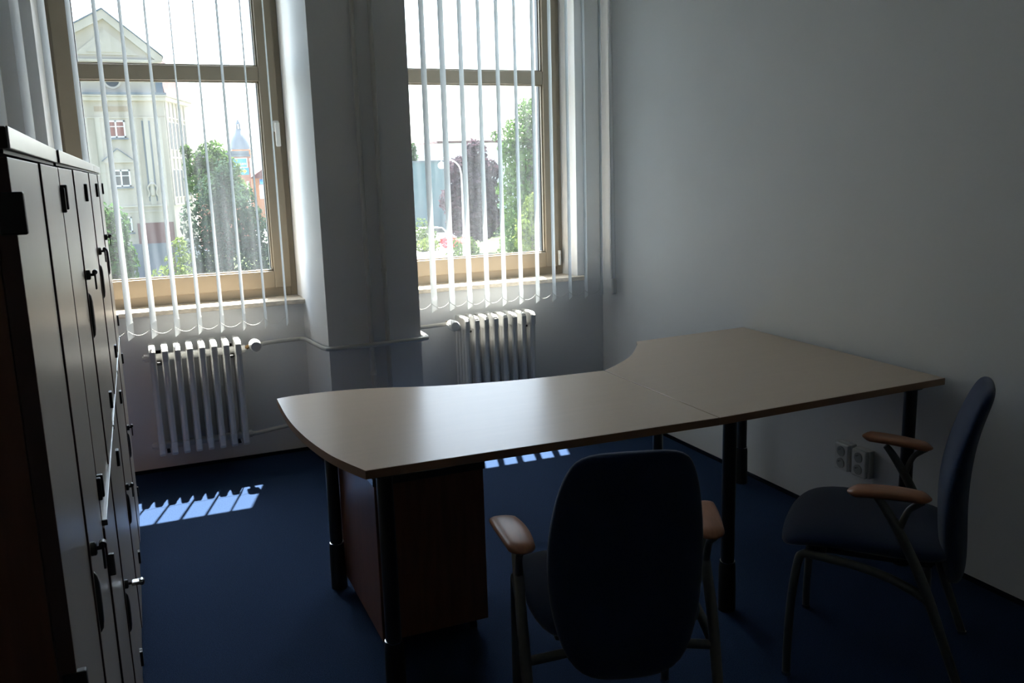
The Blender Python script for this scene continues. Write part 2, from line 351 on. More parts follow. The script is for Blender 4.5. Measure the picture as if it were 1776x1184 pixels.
# ------------------------------------------------------------------ vertical blinds
def blind(name, label, xs, ab, at, chains, control):
    yb = 4.755; z0, z1 = 0.752, 3.17; hw = 0.0635
    root = thing(name, label, 'blind', (xs[0], yb, z0), 0, 'vertical blinds')
    ox, oy, oz = xs[0], yb, z0
    MB().box(-0.06, xs[-1]-ox+0.05, -0.022, 0.022, z1-oz, 3.215-oz, 0.004).build('head_rail', M['white_plastic'], root)
    for i, x in enumerate(xs):
        x -= ox; b = bmesh.new(); rows = []
        def row(z, ang, w_, th):
            dx, dy = math.sin(math.radians(ang)), math.cos(math.radians(ang)); nx, ny = dy, -dx
            return [b.verts.new((x+dx*q*w_+nx*(th+0.0035*(1-q*q)), dy*q*w_+ny*(th+0.0035*(1-q*q)), z)) for q in (-1, -0.6, -0.2, 0.2, 0.6, 1)]
        N = 14; fr_, bk = [], []
        for k in range(N+1):
            z = 0.075+(z1-oz-0.075)*k/N; u = min(1.0, z/1.65)
            a_ = ab[i]+(at[i]-ab[i])*u
            fr_.append(row(z, a_, hw, 0.0004)); bk.append(row(z, a_, hw, -0.0004))
        for A in (fr_, bk):
            for p_, q_ in zip(A, A[1:]):
                for j in range(5): b.faces.new((p_[j], p_[j+1], q_[j+1], q_[j]))
        for k in range(N):
            for j in (0, 5): b.faces.new((fr_[k][j], fr_[k+1][j], bk[k+1][j], bk[k][j]))
        bmesh.ops.recalc_face_normals(b, faces=b.faces)
        for f_ in b.faces: f_.smooth = True
        mb = MB(); mb._merge(b, 0, True)
        so_ = mb.build('slat', M['blind'], root)
        pk = MB(); th = math.radians(ab[i])
        pk.box(x-0.0018, x+0.0018, -hw, hw, 0.0, 0.078, 0.001, rot=-th, piv=(x, 0, 0))
        pk.build('weight_pocket', M['blind'], so_)
    ck = MB()
    for i in range(len(xs)-1):
        if not chains: break
        ta, tb = math.radians(ab[i]), math.radians(ab[i+1])
        for side in (-1,):
            A = Vector((xs[i]-ox+side*math.sin(ta)*hw, side*math.cos(ta)*hw, 0.055)); B = Vector((xs[i+1]-ox+side*math.sin(tb)*hw, side*math.cos(tb)*hw, 0.055))
            n_ = 13
            pts = [A.lerp(B, k/n_)+Vector((0, 0, -0.030*4*(k/n_)*(1-k/n_))) for k in range(n_+1)]
            lk = MB(); lk.tube(pts, 0.0011, 6)
            for p_ in pts: lk.lathe([(0.0006, -0.0022), (0.0022, -0.0008), (0.0022, 0.0008), (0.0006, 0.0022)], p_, 'Z', 6)
            lk.build('link_chain', M['white_plastic'], root)
    ck.bm.free()
    if control:
        cx, cy = 2.652-ox, 4.66-yb
        c_ = MB()
        for dx in (-0.012, 0.012):
            c_.tube([(cx+dx, cy, 0.09), (cx+dx*0.8, cy+0.05, z1-oz+0.02)], 0.0014, 6)
            for k in range(110):
                u = k/110
                c_.lathe([(0.0008, -0.003), (0.003, -0.001), (0.003, 0.001), (0.0008, 0.003)], (cx+dx*(1-0.2*u), cy+0.05*u, 0.09+(z1-oz-0.07)*u), 'Z', 5)
        co = c_.build('control_chain', M['white_plastic'], root)
        MB().box(cx-0.018, cx+0.018, cy-0.011, cy+0.011, 0.02, 0.115, 0.009, seg=3).build('chain_weight', M['white_plastic'], co)
    return root
nL = 12
xsL = [-0.077+0.1106*k for k in range(-4, 8)]
abL = [14, 14, 13, 13, 13.5, 14, 13.5, 13, 13.5, 13.5, 13, 13]
atL = [16, 13, 10, 7, 7, 6.5, 6, 4, 6.2, 10.5, 9.5, 10.5]
blind('vertical_blind', 'white vertical slat blind hanging at the left window behind the cabinets', xsL, abL, atL, True, False)
xsR = [1.529+0.1089*k for k in range(-1, 11)]
abR = [33, 33.5, 34, 34, 34.5, 34.5, 35, 35.5, 35, 35.5, 36, 36]
atR = [32, 31, 33, 31, 30, 32, 31, 33, 34, 34, 35, 36]
blind('vertical_blind', 'white vertical slat blind with control chain at the right window by the bare wall', xsR, abR, atR, True, True)

# ------------------------------------------------------------------ radiators
def radiator(label, x0, y0, valve_side):
    root = thing('radiator', label, 'radiator', (x0, y0, 0.14), 0, 'column radiators under the windows')
    P_ = 0.0592; D_ = 0.188
    for i in range(8):
        x = i*P_
        s_ = MB()
        prof = [(0.0, 0.02), (0.012, 0.006), (0.03, 0.0), (D_-0.03, 0.0), (D_-0.012, 0.006), (D_, 0.02), (D_, 0.075), (0.0, 0.075)]
        s_.prism(prof, x-0.0155, x+0.0155, 0.007, axis='X', seg=3)
        top = [(a, 0.570-b_) for a, b_ in prof]
        s_.prism(top, x-0.0155, x+0.0155, 0.007, axis='X', seg=3)
        for k in range(4):
            yy = 0.018+k*(D_-0.036)/3
            s_.tube([(x, yy, 0.05), (x, yy, 0.52)], 0.0165, 8)
        s_.build('section', M['radiator'], root)
    for zz in (0.040, 0.505):
        h = MB()
        h.tube([(-0.028, D_/2, zz), (7*P_+0.028, D_/2, zz)], 0.020, 14)
        for xe, sg in ((-0.028, -1), (7*P_+0.028, 1)):
            h.tube([(xe, D_/2, zz), (xe+sg*0.012, D_/2, zz)], 0.021, 8); h.tube([(xe+sg*0.012, D_/2, zz), (xe+sg*0.020, D_/2, zz)], 0.012, 6)
        h.build('header_tube', M['radiator'], root)
    for i in (0.5, 6.5):
        b_ = MB(); b_.box(i*P_-0.012, i*P_+0.012, 0.05, 0.222, 0.475, 0.487, 0.002); b_.box(i*P_-0.016, i*P_+0.016, 0.214, 0.226, 0.44, 0.52, 0.002)
        b_.build('wall_bracket', M['desk_metal'], root)
        b_ = MB(); b_.box(i*P_-0.008, i*P_+0.008, 0.06, 0.222, 0.004, 0.012, 0.002); b_.build('wall_bracket', M['desk_metal'], root)
    vx = 7*P_+0.085 if valve_side > 0 else -0.085
    v = MB()
    v.tube([(vx-valve_side*0.045, D_/2, 0.507), (vx-valve_side*0.015, D_/2, 0.520), (vx, D_/2, 0.526)], 0.011, 10); v.tube([(vx, D_/2+0.02, 0.534), (vx, 0.03, 0.534)], 0.013, 10)
    vb = v.build('valve', M['brass'], root)
    k = MB(); n_ = 22
    ring = lambda r_, y: [(vx+r_*(1+(0.05 if q % 2 else 0))*math.cos(2*PI*q/(2*n_)), y, 0.534+r_*(1+(0.05 if q % 2 else 0))*math.sin(2*PI*q/(2*n_))) for q in range(2*n_)]
    k.loft([ring(0.019, 0.05), ring(0.028, 0.045), ring(0.030, 0.01), ring(0.029, -0.02), ring(0.024, -0.030)])
    k.build('thermostat_knob', M['white_plastic'], vb)
    return root
RY = 4.658
radiator('white column radiator under the left window beside the cabinets', 0.012, RY, 1)
radiator('white column radiator under the right window behind the desk', 1.692, RY, -1)

# heating pipes
PR = 0.0125
def pipe(label, pts, r=PR, sm=0, rings=()):
    base = Vector(pts[0]); root_mb = MB().tube([Vector(p)-base for p in pts], r, 12, sm)
    for p in rings:
        root_mb.lathe([(r, -0.012), (r*1.35, -0.010), (r*1.35, 0.010), (r, 0.012)], Vector(p)-base, 'Z', 12)
    o = root_mb.build('heating_pipe', M['pipe']); o.location = base
    return tag(o, label, 'pipe', 'heating pipes')
pipe('left of the two cream upright heating pipes on the pillar', [(1.063, 4.385, 0.0), (1.058, 4.385, 3.3)], rings=[(1.063, 4.385, 0.52)])
pipe('right of the two cream upright heating pipes on the pillar', [(1.148, 4.385, 0.0), (1.150, 4.385, 3.3)], rings=[(1.148, 4.385, 1.05), (1.148, 4.385, 0.672)])
vyL = RY+0.094
pipe('cream supply pipe running from left radiator across the pillar to right radiator', [
    (0.52, vyL, 0.660), (0.60, 4.80, 0.658), (0.755, 4.852, 0.652), (0.778, 4.845, 0.652), (0.795, 4.80, 0.655), (0.822, 4.45, 0.664), (0.833, 4.387, 0.668), (0.862, 4.370, 0.669),
    (1.1, 4.370, 0.671), (1.330, 4.370, 0.674), (1.360, 4.385, 0.674), (1.372, 4.43, 0.672), (1.400, 4.76, 0.660), (1.425, 4.80, 0.658), (1.50, 4.79, 0.660), (1.600, vyL, 0.672)], 0.0118)
pipe('low cream return pipe leaving left radiator near the floor', [
    (0.455, vyL, 0.176), (0.50, vyL+0.01, 0.176), (0.60, 4.80, 0.176), (0.755, 4.852, 0.176), (0.778, 4.845, 0.176), (0.795, 4.80, 0.178), (0.822, 4.45, 0.18), (0.833, 4.400, 0.18), (0.862, 4.375, 0.18), (1.05, 4.372, 0.18)], 0.0118)

# ------------------------------------------------------------------ cabinets along the left wall
XC = -0.118; CW = 0.77; CD = 0.40
def knob_key(parent, y, z, key='down'):
    k = MB()
    k.lathe([(0.008, 0.0), (0.0115, 0.001), (0.0115, 0.010), (0.009, 0.012)], (0, y, z), 'X', 14)
    k.tube([(0.010, y, z), (0.020, y, z)], 0.0035, 8)
    kb = k.build('lock', M['black_plastic'], parent)
    q = MB()
    if key == 'down':
        q.box(0.019, 0.023, y-0.010, y+0.010, z-0.034, z+0.008, 0.0015); q.tube([(0.021, y-0.006, z+0.006), (0.021, y+0.006, z+0.006)], 0.006, 10)
    else:
        q.box(0.019, 0.046, y-0.011, y+0.011, z-0.004, z+0.005, 0.002); q.tube([(0.042, y-0.006, z), (0.042, y+0.006, z)], 0.008, 10)
    q.build('key', M['black_plastic'] if key == 'down' else M['chrome'], parent)
def pull(parent, y, z):
    n = 20; rings = []
    for rr, xx in ((1.0, 0.0), (0.98, 0.003), (0.85, 0.0075), (0.6, 0.0095), (0.25, 0.0100)):
        rings.append([(xx, y+0.015*rr*math.cos(2*PI*k/n), z+0.055*rr*math.sin(2*PI*k/n)) for k in range(n)])
    MB().loft(rings).build('handle', M['black_plastic'], parent)
def cabinet(name, label, y0, rz, z0, z1, top, hinges, lock_z, pull_z, key='down', edge=0.0, group='office cabinets', dx=0.0):
    root = thing(name, label, 'cabinet', (XC+dx, y0, 0), rz, group)
    b = MB(); zt = z1-(0.024 if top else 0.006)
    b.box(-CD, -0.0205, 0.002, CW-0.002, z0, zt); b.build('body', M['calvados'], root)
    if top:
        tp = MB().box(-CD-0.002, 0.002, 0.0, CW, zt+0.0005, z1-0.0004, 0.0015).build('top_panel', M['dark_edge'], root)
        MB().box(0.0021, 0.0045, 0.001, CW-0.001, zt+0.0005, z1, 0.001).build('front_strip', M['trim'], tp)
        MB().box(-CD, -0.003, 0.004, CW-0.004, zt-0.0045, zt).build('shadow_rail', M['dark_edge'], root)
    else:
        MB().box(-CD, 0.0048, 0.006, CW-0.014, zt+0.0005, z1+0.002, 0.001).build('edge_strip', M['trim'], root)
        for ya, yb_ in ((0.0005, 0.006), (CW-0.014, CW-0.0005)):
            e = MB(); e.box(-0.01, 0.0065, ya, yb_, zt-0.002, z1+0.004, 0.001); e.build('strip_end_cap', M['black_plastic'], root)
    if z0 < 0.2:
        pl = MB(); pl.box(-CD+0.02, -0.030, 0.01, CW-0.01, 0.0, z0); pl.build('plinth', M['dark_edge'], root)
    half = CW/2
    for k, (a, c) in enumerate(((0.003, half-0.0025), (half+0.0025, CW-0.003))):
        px_ = 0.0028 if k else 0.0
        dm = MB(); dm.box(-0.0195, px_, a, c, z0+(0.002 if z0 < 0.2 else 0.0004), zt-0.008, 0.0012)
        for f_ in dm.bm.faces:
            f_.normal_update()
            if abs(f_.normal.x) < 0.5: f_.material_index = 1
        dr = dm.build('door', [M['maple'], M['door_edge']], root)
        for hz in hinges:
            hb = MB(); ye = 0.003 if k == 0 else CW-0.003; sg = 1 if k == 0 else -1
            hb.box(-0.016, 0.0105, min(ye-sg*0.0025, ye+sg*0.010), max(ye-sg*0.0025, ye+sg*0.010), hz-0.023, hz+0.023, 0.002)
            hb.build('hinge', M['black_plastic'], dr)
        if k == 1:
            knob_key(dr, half+0.022, lock_z, key); pull(dr, half+0.02, pull_z)
    return root
ZT = 1.592; ZM = 0.862; Y0 = 1.083
cabinet('tall_cabinet', 'tall pale maple two-door cabinet at the left edge, nearest the viewer', Y0, math.radians(0.5), 0.05, ZT, True, (1.50, 0.935, 0.20), 0.951, 0.860)
for k, nm in enumerate(('beside the tall cabinet', 'in the middle of the row', 'at the window end of the row')):
    y = Y0+CW*(k+1); rz = math.radians((-0.25, -0.10, 0.20)[k]); dx = (-0.003, 0.0, 0.002)[k]
    cabinet('base_cabinet', 'lower pale maple two-door cabinet under the strip '+nm, y, 0.0, 0.05, ZM, False, (0.768, 0.15), 0.545, 0.470, 'side' if k == 0 else 'down', group='lower office cabinets', dx=0.0)
    cabinet('wall_cabinet', 'upper pale maple two-door cabinet above the strip '+nm, y, rz, ZM+0.0030, ZT, True, (1.505, 0.937), 1.320, 1.225, group='upper office cabinets', dx=dx)

# ------------------------------------------------------------------ desks
TZ = 0.745; TT = 0.026
def cr(pts, n=6):
    P_ = [Vector((*p, 0)) for p in pts]; out = []
    for i in range(len(P_)-1):
        p0, p1, p2, p3 = P_[max(0, i-1)], P_[i], P_[i+1], P_[min(len(P_)-1, i+2)]
        for k in range(n):
            u = k/n; q = 0.5*((2*p1)+(p2-p0)*u+(2*p0-5*p1+4*p2-p3)*u*u+(3*p1-p0-3*p2+p3)*u**3); out.append((q.x, q.y))
    out.append(pts[-1]); return out
def rel(pts, o): return [(p[0]-o[0], p[1]-o[1]) for p in pts]
def desk_leg(root, x, y, ang, length=0.15):
    u = MB(); u.tube([(x, y, 0.16), (x, y, 0.704)], 0.0235, 18); lg = u.build('leg', M['desk_metal'], root)
    s_ = MB(); s_.lathe([(0.0305, 0.0), (0.0305, 0.012), (0.0285, 0.16), (0.0262, 0.178), (0.0235, 0.180)], (x, y, 0), 'Z', 20); s_.build('leg_sleeve', M['desk_sleeve'], lg)
    r_ = MB(); r_.lathe([(0.0240, 0.1775), (0.0268, 0.1785), (0.0268, 0.1815), (0.0240, 0.1825)], (x, y, 0), 'Z', 20); r_.build('ring', M['chrome'], lg)
    p_ = MB(); c_, s2 = math.cos(ang), math.sin(ang); prof = []
    for k in range(16):
        a = 2*PI*k/16; rx = length*0.62 if math.cos(a) > 0 else 0.045
        px, py = rx*math.cos(a), 0.042*math.sin(a); prof.append((x+px*c_-py*s2, y+px*s2+py*c_))
    p_.prism(prof, 0.695, TZ-TT, 0.006); p_.build('leg_bracket', M['desk_metal'], lg)
end = cr([(0.407, 3.173), (0.403, 3.06), (0.400, 2.909), (0.404, 2.762), (0.419, 2.595), (0.445, 2.438), (0.473, 2.338), (0.505, 2.245)])
near1 = [(0.505, 2.245), (1.637, 2.212)]
back1 = cr([(1.644, 2.974), (1.423, 2.985), (1.25, 3.003), (1.064, 3.042), (0.93, 3.082), (0.80, 3.135), (0.713, 3.163), (0.607, 3.182), (0.487, 3.186), (0.407, 3.173)])
O1 = (1.0, 2.6); poly = rel(end+near1[1:]+back1[:-1], O1)
d1 = thing('side_desk', 'beech side desk with a bowed left end, standing over the drawer pedestal', 'desk', (*O1, 0))
top = MB(); top.prism(poly, TZ-TT, TZ, 0.002, side_mi=1); top.build('tabletop', [M['beech'], M['beech_edge']], d1)
desk_leg(d1, 0.578-O1[0], 2.335-O1[1], 0.15); desk_leg(d1, 0.575-O1[0], 3.115-O1[1], -0.1)
for ya, xa in ((2.58, 0.62), (2.86, 0.66)):
    fr_ = MB(); fr_.box(xa-O1[0], 1.60-O1[0], ya-O1[1], ya+0.03-O1[1], TZ-TT-0.04, TZ-TT); fr_.build('frame_rail', M['desk_metal'], d1)
O2 = (2.2, 2.8)
conc = cr([(1.647, 2.974), (1.703, 3.012), (1.766, 3.060), (1.834, 3.118), (1.903, 3.190), (1.974, 3.281), (2.023, 3.349), (2.062, 3.417)])
poly = rel([(1.6385, 2.212), (2.655, 2.246), (2.690, 3.46)]+conc[::-1], O2)
d2 = thing('corner_desk', 'wide beech corner desk with a concave inner edge against the right wall', 'desk', (*O2, 0))
top = MB(); top.prism(poly, TZ-TT, TZ, 0.002, side_mi=1); top.build('tabletop', [M['beech'], M['beech_edge']], d2)
desk_leg(d2, 1.772-O2[0], 2.335-O2[1], 0.1); desk_leg(d2, 2.588-O2[0], 2.335-O2[1], PI-0.1)
desk_leg(d2, 2.602-O2[0], 3.335-O2[1], PI); desk_leg(d2, 2.125-O2[0], 3.335-O2[1], 0)
for ya, xa in ((2.62, 1.80), (3.20, 2.15)):
    fr_ = MB(); fr_.box(xa-O2[0], 2.56-O2[0], ya-O2[1], ya+0.03-O2[1], TZ-TT-0.04, TZ-TT); fr_.build('frame_rail', M['desk_metal'], d2)

# drawer pedestal
OP = (0.78, 2.83)
pd = thing('drawer_pedestal', 'dark reddish-brown drawer pedestal rolled under the side desk', 'pedestal', (*OP, 0))
b = MB(); b.box(0.598-OP[0], 0.962-OP[0], 2.556-OP[1], 3.105-OP[1], 0.052, 0.580, 0.0015); pb_ = b.build('body', M['calvados'], pd)
b = MB(); b.box(0.594-OP[0], 0.967-OP[0], 2.550-OP[1], 3.13-OP[1], 0.5805, 0.606, 0.002); b.build('top_panel', M['pedestal_top'], pd)
for k in range(3):
    z = 0.06+k*0.172
    b = MB(); b.box(0.60-OP[0], 0.96-OP[0], 3.1055-OP[1], 3.123-OP[1], z, z+0.166, 0.0015); dr = b.build('drawer', M['calvados'], pd)
    b = MB(); b.tube([(0.72-OP[0], 3.123-OP[1], z+0.12), (0.72-OP[0], 3.145-OP[1], z+0.12), (0.84-OP[0], 3.145-OP[1], z+0.12), (0.84-OP[0], 3.123-OP[1], z+0.12)], 0.005, 8); b.build('drawer_handle', M['chrome'], dr)
for x in (0.64, 0.92):
    for y in (2.60, 3.06):
        b = MB(); b.lathe([(0.020, -0.010), (0.024, -0.007), (0.024, 0.007), (0.020, 0.010)], (x-OP[0], y-OP[1], 0.024), 'X', 16)
        b.box(x-OP[0]-0.014, x-OP[0]+0.014, y-OP[1]-0.014, y-OP[1]+0.014, 0.044, 0.052); b.build('castor', M['black_plastic'], pd)

# ------------------------------------------------------------------ chairs
def sring(cx, cz, hy, th, tilt, n=28, e=2.6):
    """closed loop across a pad: width along y, thickness along the tilted x axis"""
    out = []
    for k in range(n):
        a = 2*PI*k/n; c_, s_ = math.cos(a), math.sin(a)
        y = hy*math.copysign(abs(c_)**(2/e), c_); d_ = th*math.copysign(abs(s_)**(2/e), s_)
        out.append((y, d_))
    return out
def make_chair(loc, rz, label):
    root = thing('visitor_armchair', label, 'chair', loc, rz, 'navy visitor armchairs')
    # backrest: rows of (z, x of the centre line, half width, half thickness, curve)
    rows = [(0.308, -0.178, 0.030, 0.006), (0.312, -0.178, 0.078, 0.016), (0.328, -0.178, 0.118, 0.026), (0.364, -0.176, 0.150, 0.034), (0.43, -0.170, 0.174, 0.039), (0.51, -0.163, 0.189, 0.041),
            (0.59, -0.163, 0.194, 0.040), (0.67, -0.171, 0.191, 0.036), (0.745, -0.185, 0.181, 0.031), (0.81, -0.203, 0.167, 0.028), (0.855, -0.219, 0.151, 0.026), (0.882, -0.228, 0.134, 0.023), (0.897, -0.233, 0.107, 0.016), (0.902, -0.235, 0.063, 0.007)]
    rings = []
    for z, xc, hy, th in rows:
        rings.append([(xc+d_+0.10*y*y/0.2*1.0*0.5, y, z) for y, d_ in sring(0, 0, hy, th, 0)])
    bk = MB(); bk.loft(rings); o = bk.build('backrest', M['fabric'], root)
    o.modifiers.new('smooth', 'SUBSURF').levels = 1; o.modifiers['smooth'].render_levels = 1
    rows = [(-0.165, 0.425, 0.12, 0.012), (-0.155, 0.425, 0.175, 0.026), (-0.12, 0.427, 0.205, 0.034), (-0.03, 0.434, 0.225, 0.036), (0.08, 0.440, 0.232, 0.037), (0.17, 0.442, 0.235, 0.036), (0.235, 0.436, 0.232, 0.034),
            (0.275, 0.424, 0.225, 0.030), (0.300, 0.412, 0.19, 0.022), (0.310, 0.406, 0.13, 0.011)]
    rings = [[(xc-0.25*y*y*(1 if xc > 0.1 else 0), y, zc+d_-0.10*y*y+0.15*y*y) for y, d_ in sring(0, 0, hy, th, 0)] for xc, zc, hy, th in rows]
    st = MB(); st.loft(rings); o = st.build('seat', M['fabric'], root)
    o.modifiers.new('smooth', 'SUBSURF').levels = 1; o.modifiers['smooth'].render_levels = 1
    MB().box(-0.12, 0.21, -0.17, 0.17, 0.385, 0.405, 0.008).build('seat_pan', M['black_plastic'], root)
    for sg in (1, -1):
        y = sg*0.245
        # front leg bends over into the side rail and runs back to the rear leg
        fl = MB(); fl.tube([(0.263, y*0.92, 0.004), (0.262, y*0.92, 0.12), (0.255, y*0.92, 0.26), (0.240, y*0.92, 0.375), (0.228, y*0.92, 0.397), (0.205, y*0.925, 0.400), (0.10, y*0.94, 0.392), (0.0, y*0.96, 0.372), (-0.075, y*0.98, 0.342), (-0.118, y*0.99, 0.315)], 0.0125, 12, 4)
        lf = fl.build('front_leg', M['chair_metal'], root)
        MB().lathe([(0.013, 0.0), (0.014, 0.003), (0.013, 0.010)], (0.263, y*0.92, 0), 'Z', 12).build('glide', M['chrome'], lf)
        rl = MB(); rl.tube([(0.035, y*1.0, 0.610), (0.015, y*1.0, 0.585), (-0.025, y*1.0, 0.52), (-0.075, y*1.0, 0.42), (-0.118, y*0.99, 0.312), (-0.160, y*0.98, 0.19), (-0.200, y*0.97, 0.075), (-0.225, y*0.965, 0.004)], [0.010, 0.0125, 0.014, 0.0145, 0.0145, 0.0135, 0.0125, 0.012], 12, 4)
        rl.tube([(-0.085, y, 0.612), (-0.072, y, 0.602), (-0.048, y, 0.580), (-0.030, y, 0.530)], [0.010, 0.009, 0.009, 0.010], 10, 4)
        lr = rl.build('rear_leg', M['chair_metal'], root)
        MB().lathe([(0.013, 0.0), (0.014, 0.003), (0.013, 0.010)], (-0.225, y*0.965, 0), 'Z', 12).build('glide', M['chrome'], lr)
        # wooden arm pad: toes out to the front
        ar = []; N = 19
        for k in range(N):
            u = 0.5-0.5*math.cos(PI*k/(N-1)); x = -0.105+0.215*u
            hw = 0.036*min(1, (math.sin(PI*min(max(u, 0.0), 1))*3.0+0.01))**0.5*(0.86+0.28*math.sin(PI*u*0.9))
            yc = y+sg*(0.018*u-0.006)+sg*0.018*u*u
            zc = 0.624+0.010*u-0.006*(2*u-1)**2
            th = 0.0125*min(1, math.sin(PI*u)*3+0.15)
            ar.append([(x, yc+a_, zc+d_) for a_, d_ in sring(0, 0, hw, th, 0, 20, 2.8)])
        am = MB(); am.loft(ar); am.build('armrest', M['chair_wood'], root)
        # connection from the rail to the seat
        MB().tube([(-0.105, y*0.99, 0.330), (-0.105, y*0.55, 0.345), (-0.105, 0, 0.350)], 0.0125, 10).build('cross_bar', M['chair_metal'], root)
        MB().tube([(0.175, y*0.93, 0.399), (0.175, y*0.7, 0.399), (0.175, 0, 0.399)], 0.010, 10).build('cross_bar', M['chair_metal'], root)
    MB().box(-0.185, -0.10, -0.05, 0.05, 0.365, 0.385, 0.004).build('back_bracket', M['black_plastic'], root)
    return root
ch = make_chair((1.045, 1.862, 0), math.atan2(0.96, 0.28), 'navy armchair seen from behind, pulled up to the near side of the desk')
dup(ch, (2.030, 1.876, 0), math.atan2(0.75, -0.66), 'navy armchair by the right wall facing towards the desk')

# ------------------------------------------------------------------ double sockets on the right wall
def socket(y, label):
    root = thing('power_socket', label, 'socket', (XR, y, 0.298), 0, 'double wall sockets')
    b_ = MB(); b_.box(-0.028, 0.0, -0.041, 0.041, -0.060, 0.060, 0.003); b_.build('back_box', M['white_plastic'], root)
    f = MB(); f.box(-0.046, -0.0285, -0.039, 0.039, -0.058, 0.058, 0.006, seg=3); fp = f.build('face_plate', M['white_plastic'], root)
    for z in (-0.026, 0.026):
        h = MB(); h.lathe([(0.0215, -0.0492), (0.0215, -0.0455), (0.0195, -0.0455), (0.0185, -0.0470), (0.0002, -0.0470)], (0, 0, z), 'X', 24)
        oo = h.build('outlet', M['socket_hole'], root)
        p_ = MB()
        for yy in (-0.0095, 0.0095): p_.tube([(-0.0485, yy, z), (-0.0465, yy, z)], 0.0026, 8)
        p_.build('pin_hole', M['black_plastic'], oo)
        p_ = MB(); p_.tube([(-0.060, 0, z+0.010), (-0.047, 0, z+0.010)], 0.0024, 8); p_.build('earth_pin', M['chrome'], oo)
    return root
socket(2.738, 'left of the two white double sockets low on the right wall')
socket(2.640, 'right of the two white double sockets low on the right wall')

# ------------------------------------------------------------------ outdoors
GZ = -4.5
g = MB(); g.box(-120, 160, YO, 260, GZ-0.3, GZ); struct('ground', g, M['paving'])
g = MB(); g.prism([(19.2, 44), (48, 44), (60, 108), (30, 108), (30, 83), (24.6, 83), (24.4, 70), (22.8, 58)], GZ, GZ+0.04); struct('lawn', g, M['grass'])
g = MB(); g.prism([(17.6, 66), (18.8, 83), (24, 83.5), (14, 83.5), (11, 66)], GZ, GZ+0.04); struct('lawn', g, M['grass'])
g = MB(); g.prism([(-30, 12), (10.5, 12), (10.5, 66), (14, 79), (4.9, 79), (3.2, 59.4), (-30, 59.4)], GZ, GZ+0.04); struct('lawn', g, M['grass'])
g = MB(); g.prism([(14.5, 40), (18.5, 40), (22.0, 58), (23.6, 70), (23.4, 82), (19.0, 82), (17.0, 60)], GZ, GZ+0.03); struct('road', g, M['road'])

def foliage(mb, blobs, n, size, seed, flat=0.0):
    rnd = random.Random(seed); bm = mb.bm
    tot = sum(b_[3]*b_[4] for b_ in blobs)
    for (cx, cy, cz, rx, rz_) in blobs:
        for _ in range(int(n*rx*rz_/tot)):
            while True:
                p = Vector((rnd.uniform(-1, 1), rnd.uniform(-1, 1), rnd.uniform(-1, 1)))
                l = p.length
                if l <= 1 and rnd.random() < 0.25+0.75*l: break
            q = Vector((cx+p.x*rx, cy+p.y*rx, cz+p.z*rz_))
            nrm = (p.normalized()+Vector((rnd.uniform(-1, 1), rnd.uniform(-1, 1), rnd.uniform(-1, 1)))*0.9).normalized()
            t1 = nrm.orthogonal().normalized(); a = rnd.uniform(0, 6.28); t1 = (Matrix.Rotation(a, 3, nrm) @ t1); t2 = nrm.cross(t1)
            s_ = size*rnd.uniform(0.6, 1.3)
            vs = [bm.verts.new(q+t1*s_), bm.verts.new(q+t2*s_*0.45+nrm*s_*0.1), bm.verts.new(q-t1*s_), bm.verts.new(q-t2*s_*0.45+nrm*s_*0.1)]
            bm.faces.new(vs)
def tree(name, label, cat, x, y, blobs, n, size, leaf, trunk_r, trunk_top, seed, group=None):
    root = thing(name, label, cat, (x, y, GZ), 0, group)
    mb = MB(); foliage(mb, [(a, b_, c_-GZ, rx, rz_) for a, b_, c_, rx, rz_ in blobs], n, size, seed)
    mb.build('foliage', M[leaf], root, autosmooth=False)
    t_ = MB(); t_.tube([(0, 0, 0), (trunk_r*0.4, 0, (trunk_top-GZ)*0.5), (0, 0, trunk_top-GZ)], [trunk_r, trunk_r*0.8, trunk_r*0.35], 8, 3)
    for k, (a, b_, c_, rx, rz_) in enumerate(blobs[:5]):
        t_.tube([(0, 0, max(0.3, (c_-GZ)*0.55)), (a*0.5, b_*0.5, (c_-GZ)*0.8), (a, b_, c_-GZ)], [trunk_r*0.5, trunk_r*0.3, trunk_r*0.12], 6)
    t_.build('trunk', M['bark'], root)
    return root
tree('shrub_tree', 'leafy green tree outside the left window beside the cabinet locks', 'tree', -1.0, 30,
     [(0, 0, -0.9, 0.95, 1.6), (0.35, 0, 0.2, 0.5, 0.7), (-0.1, 0.1, 0.55, 0.45, 0.5), (0.5, -0.2, -1.0, 0.5, 0.9), (0.1, 0, -2.6, 0.8, 1.2)], 4200, 0.10, 'leaf_green', 0.10, 0.4, 1, 'trees outside')
tree('young_tree', 'small bright yellow-green tree close below the left window', 'tree', 0.62, 18,
     [(0.12, 0, 0.32, 0.17, 0.14), (0.10, 0, 0.05, 0.30, 0.14), (-0.05, 0, -0.22, 0.42, 0.16), (0.25, 0, -0.45, 0.40, 0.16), (-0.25, 0, -0.72, 0.60, 0.2), (0.25, 0, -1.0, 0.7, 0.25), (-0.6, 0.1, -1.0, 0.45, 0.2)], 1700, 0.055, 'leaf_bright', 0.04, 0.35, 2, 'trees outside')
